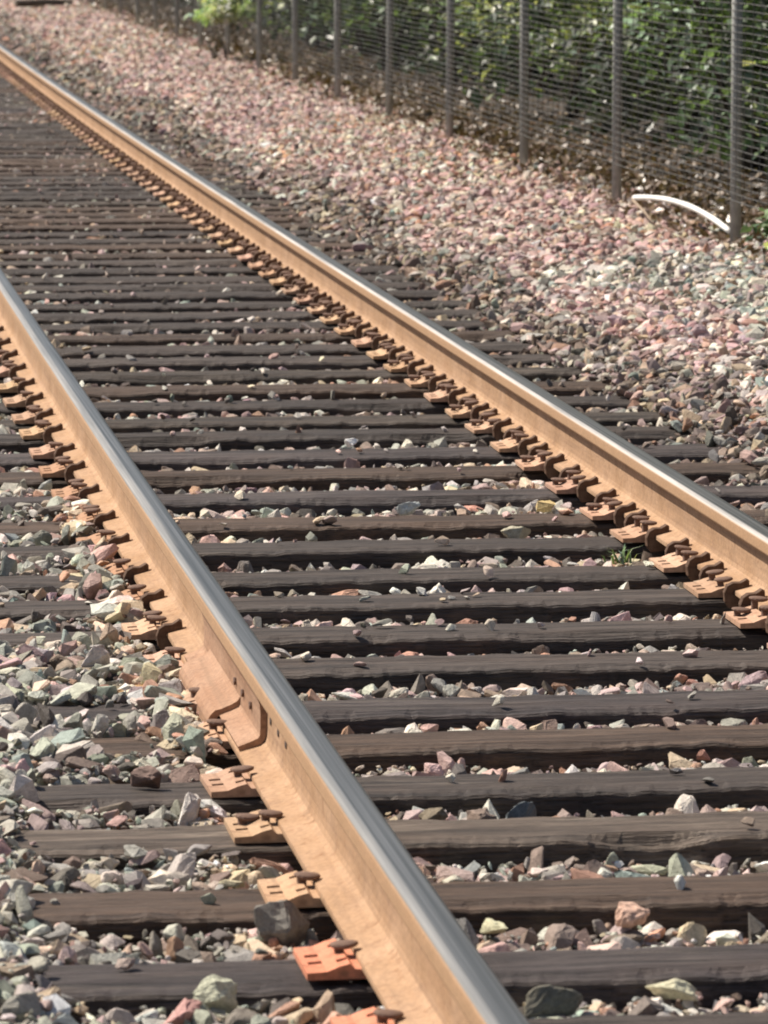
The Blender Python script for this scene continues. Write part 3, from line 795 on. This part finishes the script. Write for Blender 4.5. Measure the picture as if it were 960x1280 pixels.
# leaf litter on the earth behind and under the fence
nL = 34000
ly = 17 + 53 * q.random(nL) ** 1.5; lx_ = FX(ly) + np.abs(q.normal(0, .6, nL)) - .10
P = np.stack([lx_, ly, ballast_top(lx_, ly) - .03 + q.uniform(.0, .035, nL)], 1)
LC = np.array([(.15, .09, .055), (.20, .135, .085), (.11, .07, .045), (.25, .19, .13), (.07, .05, .035)])
V, F, c4 = leaves(P, q.uniform(.03, .075, nL), LC[q.integers(0, 5, nL)], q)
tag(nmesh('leaf_litter', V, F, 3, M_DRY, None, cols=c4), 'brown dry leaves scattered over the earth behind the fence', 'leaf litter', kind='stuff')

# trees overhanging the fence: they throw the shade on it
def tree(x, y, h_, seed, label):
    q = np.random.default_rng(seed); z0 = gz(x, y) - .05
    root = empty('tree', (x, y, z0)); tag(root, label, 'tree', 'trees overhanging the fence')
    n = 2300; P, pick, cc = crown_pts(q, n, 42, (2.2, 1.9, 1.25), (-1.35, 0, h_), None)
    V, F, c4 = leaves(P, .15 * np.exp(q.normal(0, .2, n)), LG[q.integers(0, len(LG), n)] * .8, q)
    nmesh('crown', V, F, 3, M_LEAF, root, cols=c4)
    V = []; F = []
    fork = Vector((q.normal(0, .1), q.normal(0, .1), h_ * .45))
    paths = [([Vector((0, 0, -.3)), Vector((.04, .02, h_ * .22)), fork], [.11, .085, .07])]
    for k in range(7):
        tgt = Vector(tuple(cc[k * 5])); paths.append(([fork, fork.lerp(tgt, .5) + Vector((0, 0, .2)), tgt], [.055, .03, .01]))
    for pth, rr in paths:
        v, f = tube(pth, rr, 8); o_ = len(V); V += v; F += [tuple(i + o_ for i in ff) for ff in f]
    mesh('trunk', V, F, M_BARK, root, True)
tn = ['nearest', 'second nearest', 'third nearest', 'fourth nearest', 'fifth nearest', 'sixth nearest', 'seventh nearest', 'eighth nearest', 'ninth nearest', 'tenth nearest', 'eleventh nearest', 'farthest']
for k in range(12):
    y = 19.5 + k * 3.6 + (k * 31 % 7) * .15
    tree(FX(y) + 2.9 + .3 * (k % 3), y, 4.3, 700 + k, 'shade tree behind the fence, %s of the row' % tn[k])

# bright shrubs in the sun on the track side
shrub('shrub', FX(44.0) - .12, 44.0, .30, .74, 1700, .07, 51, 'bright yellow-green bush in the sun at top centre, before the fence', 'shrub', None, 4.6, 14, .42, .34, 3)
shrub('shrub', 4.70, 19.55, .16, .42, 420, .045, 52, 'small fresh green shrub at the right edge beside the nearest post', 'shrub', None, 1.9, 12, .02, .3, 3)
# a grass tuft between two ties
def tuft(name, x, y, z, n, l, label, seed):
    q = np.random.default_rng(seed); V = []; F = []; cols = []
    for k in range(n):
        a = q.uniform(0, 6.28); r = q.uniform(.3, 1) * l; b = Vector((x + q.normal(0, .014), y + q.normal(0, .010), z)); d = Vector((math.cos(a), math.sin(a), 0))
        s = Vector((-d.y, d.x, 0)) * .0035; p1 = b + d * r * .35 + Vector((0, 0, r * .6)); p2 = b + d * r * .9 + Vector((0, 0, r * .75))
        o_ = len(V); V += [b - s, b + s, p1 + s * .9, p1 - s * .9, p2]; F += [(o_, o_ + 1, o_ + 2), (o_, o_ + 2, o_ + 3), (o_ + 3, o_ + 2, o_ + 4)]
        c = LG[k % 6] * q.uniform(1.4, 2.4); cols += [(*c, 1)] * 5
    tag(nmesh(name, np.array([tuple(v) for v in V]), np.array(F), 3, M_LEAF, None, cols=np.array(cols)), label, 'weed')
tuft('weed', 2.43, tie_y[N0 + 11] - .25, -.035, 26, .07, 'little green weed sprouting between ties beside the right rail', 3)

# ------------------------------------------------------------------ single stones that stand out
LOOSE = [  # x, y, z base, half sizes, colour, label
 (1.576, 7.735, -.028, (.033, .026, .024), (.50, .33, .25), 'rounded peach-pink stone standing against the near edge of the warm brown tie'),
 (0.775, 7.215, -.030, (.036, .028, .034), (.44, .44, .33), 'blocky pale yellow-green stone against the near edge of the purplish tie at bottom left'),
 (0.705, 7.150, -.035, (.048, .030, .024), (.42, .24, .21), 'long reddish-pink stone below the dark tie at bottom left'),
 (0.940, 7.665, -.035, (.058, .045, .046), (.20, .185, .16), 'large dark grey jagged stone wedged beside the rail and its orange-red plate'),
 (0.826, 8.962, .000, (.036, .030, .024), (.17, .115, .095), 'dark brown angular stone sitting on a tie at the left'),
 (0.895, 10.06, -.020, (.058, .030, .024), (.50, .31, .15), 'long orange-tan stone among grey ones left of the joint bar'),
 (1.364, 8.655, -.035, (.030, .024, .030), (.17, .14, .10), 'round brown stone just beyond the pale splintered tie, beside the left rail'),
 (1.544, 8.665, -.035, (.042, .026, .032), (.11, .125, .13), 'dark blue-grey stone just beyond the pale splintered tie'),
 (1.451, 8.650, -.035, (.040, .024, .020), (.20, .15, .12), 'flat brown stone left of the dark blue-grey one'),
 (1.824, 11.56, -.030, (.026, .024, .026), (.62, .58, .50), 'upright cream white stone in the middle of the track'),
 (2.031, 14.70, -.012, (.025, .020, .016), (.72, .70, .66), 'brightest white stone between the rails in mid distance'),
 (2.211, 12.56, -.028, (.044, .028, .024), (.36, .33, .24), 'smooth tan boulder-like stone between ties near the right rail'),
 (2.40, 13.13, -.025, (.035, .028, .022), (.55, .42, .20), 'yellow stone lying beside the anchors of the right rail'),
 (1.540, 7.200, -.030, (.050, .022, .024), (.50, .47, .33), 'long cream yellow stone between the two lowest ties, right of the rail'),
 (1.714, 7.170, -.025, (.030, .025, .024), (.24, .17, .16), 'dark mauve stone between the two lowest ties, right of the long cream one'),
 (1.32, 7.130, -.035, (.060, .030, .030), (.15, .14, .11), 'dark olive slab of stone against the rail at the bottom'),
 (1.980, 13.10, -.025, (.040, .022, .026), (.40, .42, .40), 'pale grey tilted stone wedge between mid-distance ties'),
 (0.644, 7.42, .000, (.019, .014, .010), (.33, .26, .22), 'small brownish pebble lying on top of the purplish tie at bottom left'),
 (1.317, 7.700, -.025, (.018, .044, .020), (.46, .44, .30), 'thin pale stone standing against the left rail beneath the warm brown tie'),
]
for k, (x, y, z, s, c, lab) in enumerate(LOOSE):
    me = rock_mesh('ballast_stone', 900 + k, 1.0, M_STONE, 13)
    bm = bmesh.new(); bm.from_mesh(me); bmesh.ops.subdivide_edges(bm, edges=list(bm.edges), cuts=4, use_grid_fill=True); bm.to_mesh(me); bm.free()
    co = np.array([v.co[:] for v in me.vertices]); nz = vnoise(co[:, 0] * 3 + k, co[:, 1] * 3 + co[:, 2] * 2.3, k) * .12 + vnoise(co[:, 0] * 7, co[:, 1] * 7 + co[:, 2] * 6, k + 50) * .07 + vnoise(co[:, 0] * 17, co[:, 1] * 17 + co[:, 2] * 15, k + 80) * .03
    co *= (1 + nz)[:, None]; co /= np.abs(co).max(0); a = rnd.uniform(-.5, .5)
    co *= np.array(s); co[:, 2] -= co[:, 2].min()
    me.vertices.foreach_set('co', co.astype(np.float32).ravel()); me.update()
    o = bpy.data.objects.new('ballast_stone', me); COL.objects.link(o); o.location = (x, y, z - .003); o.rotation_euler = (0, 0, a); o.color = (*c, 1)
    tag(o, lab, 'stone', 'stones that stand out from the ballast')
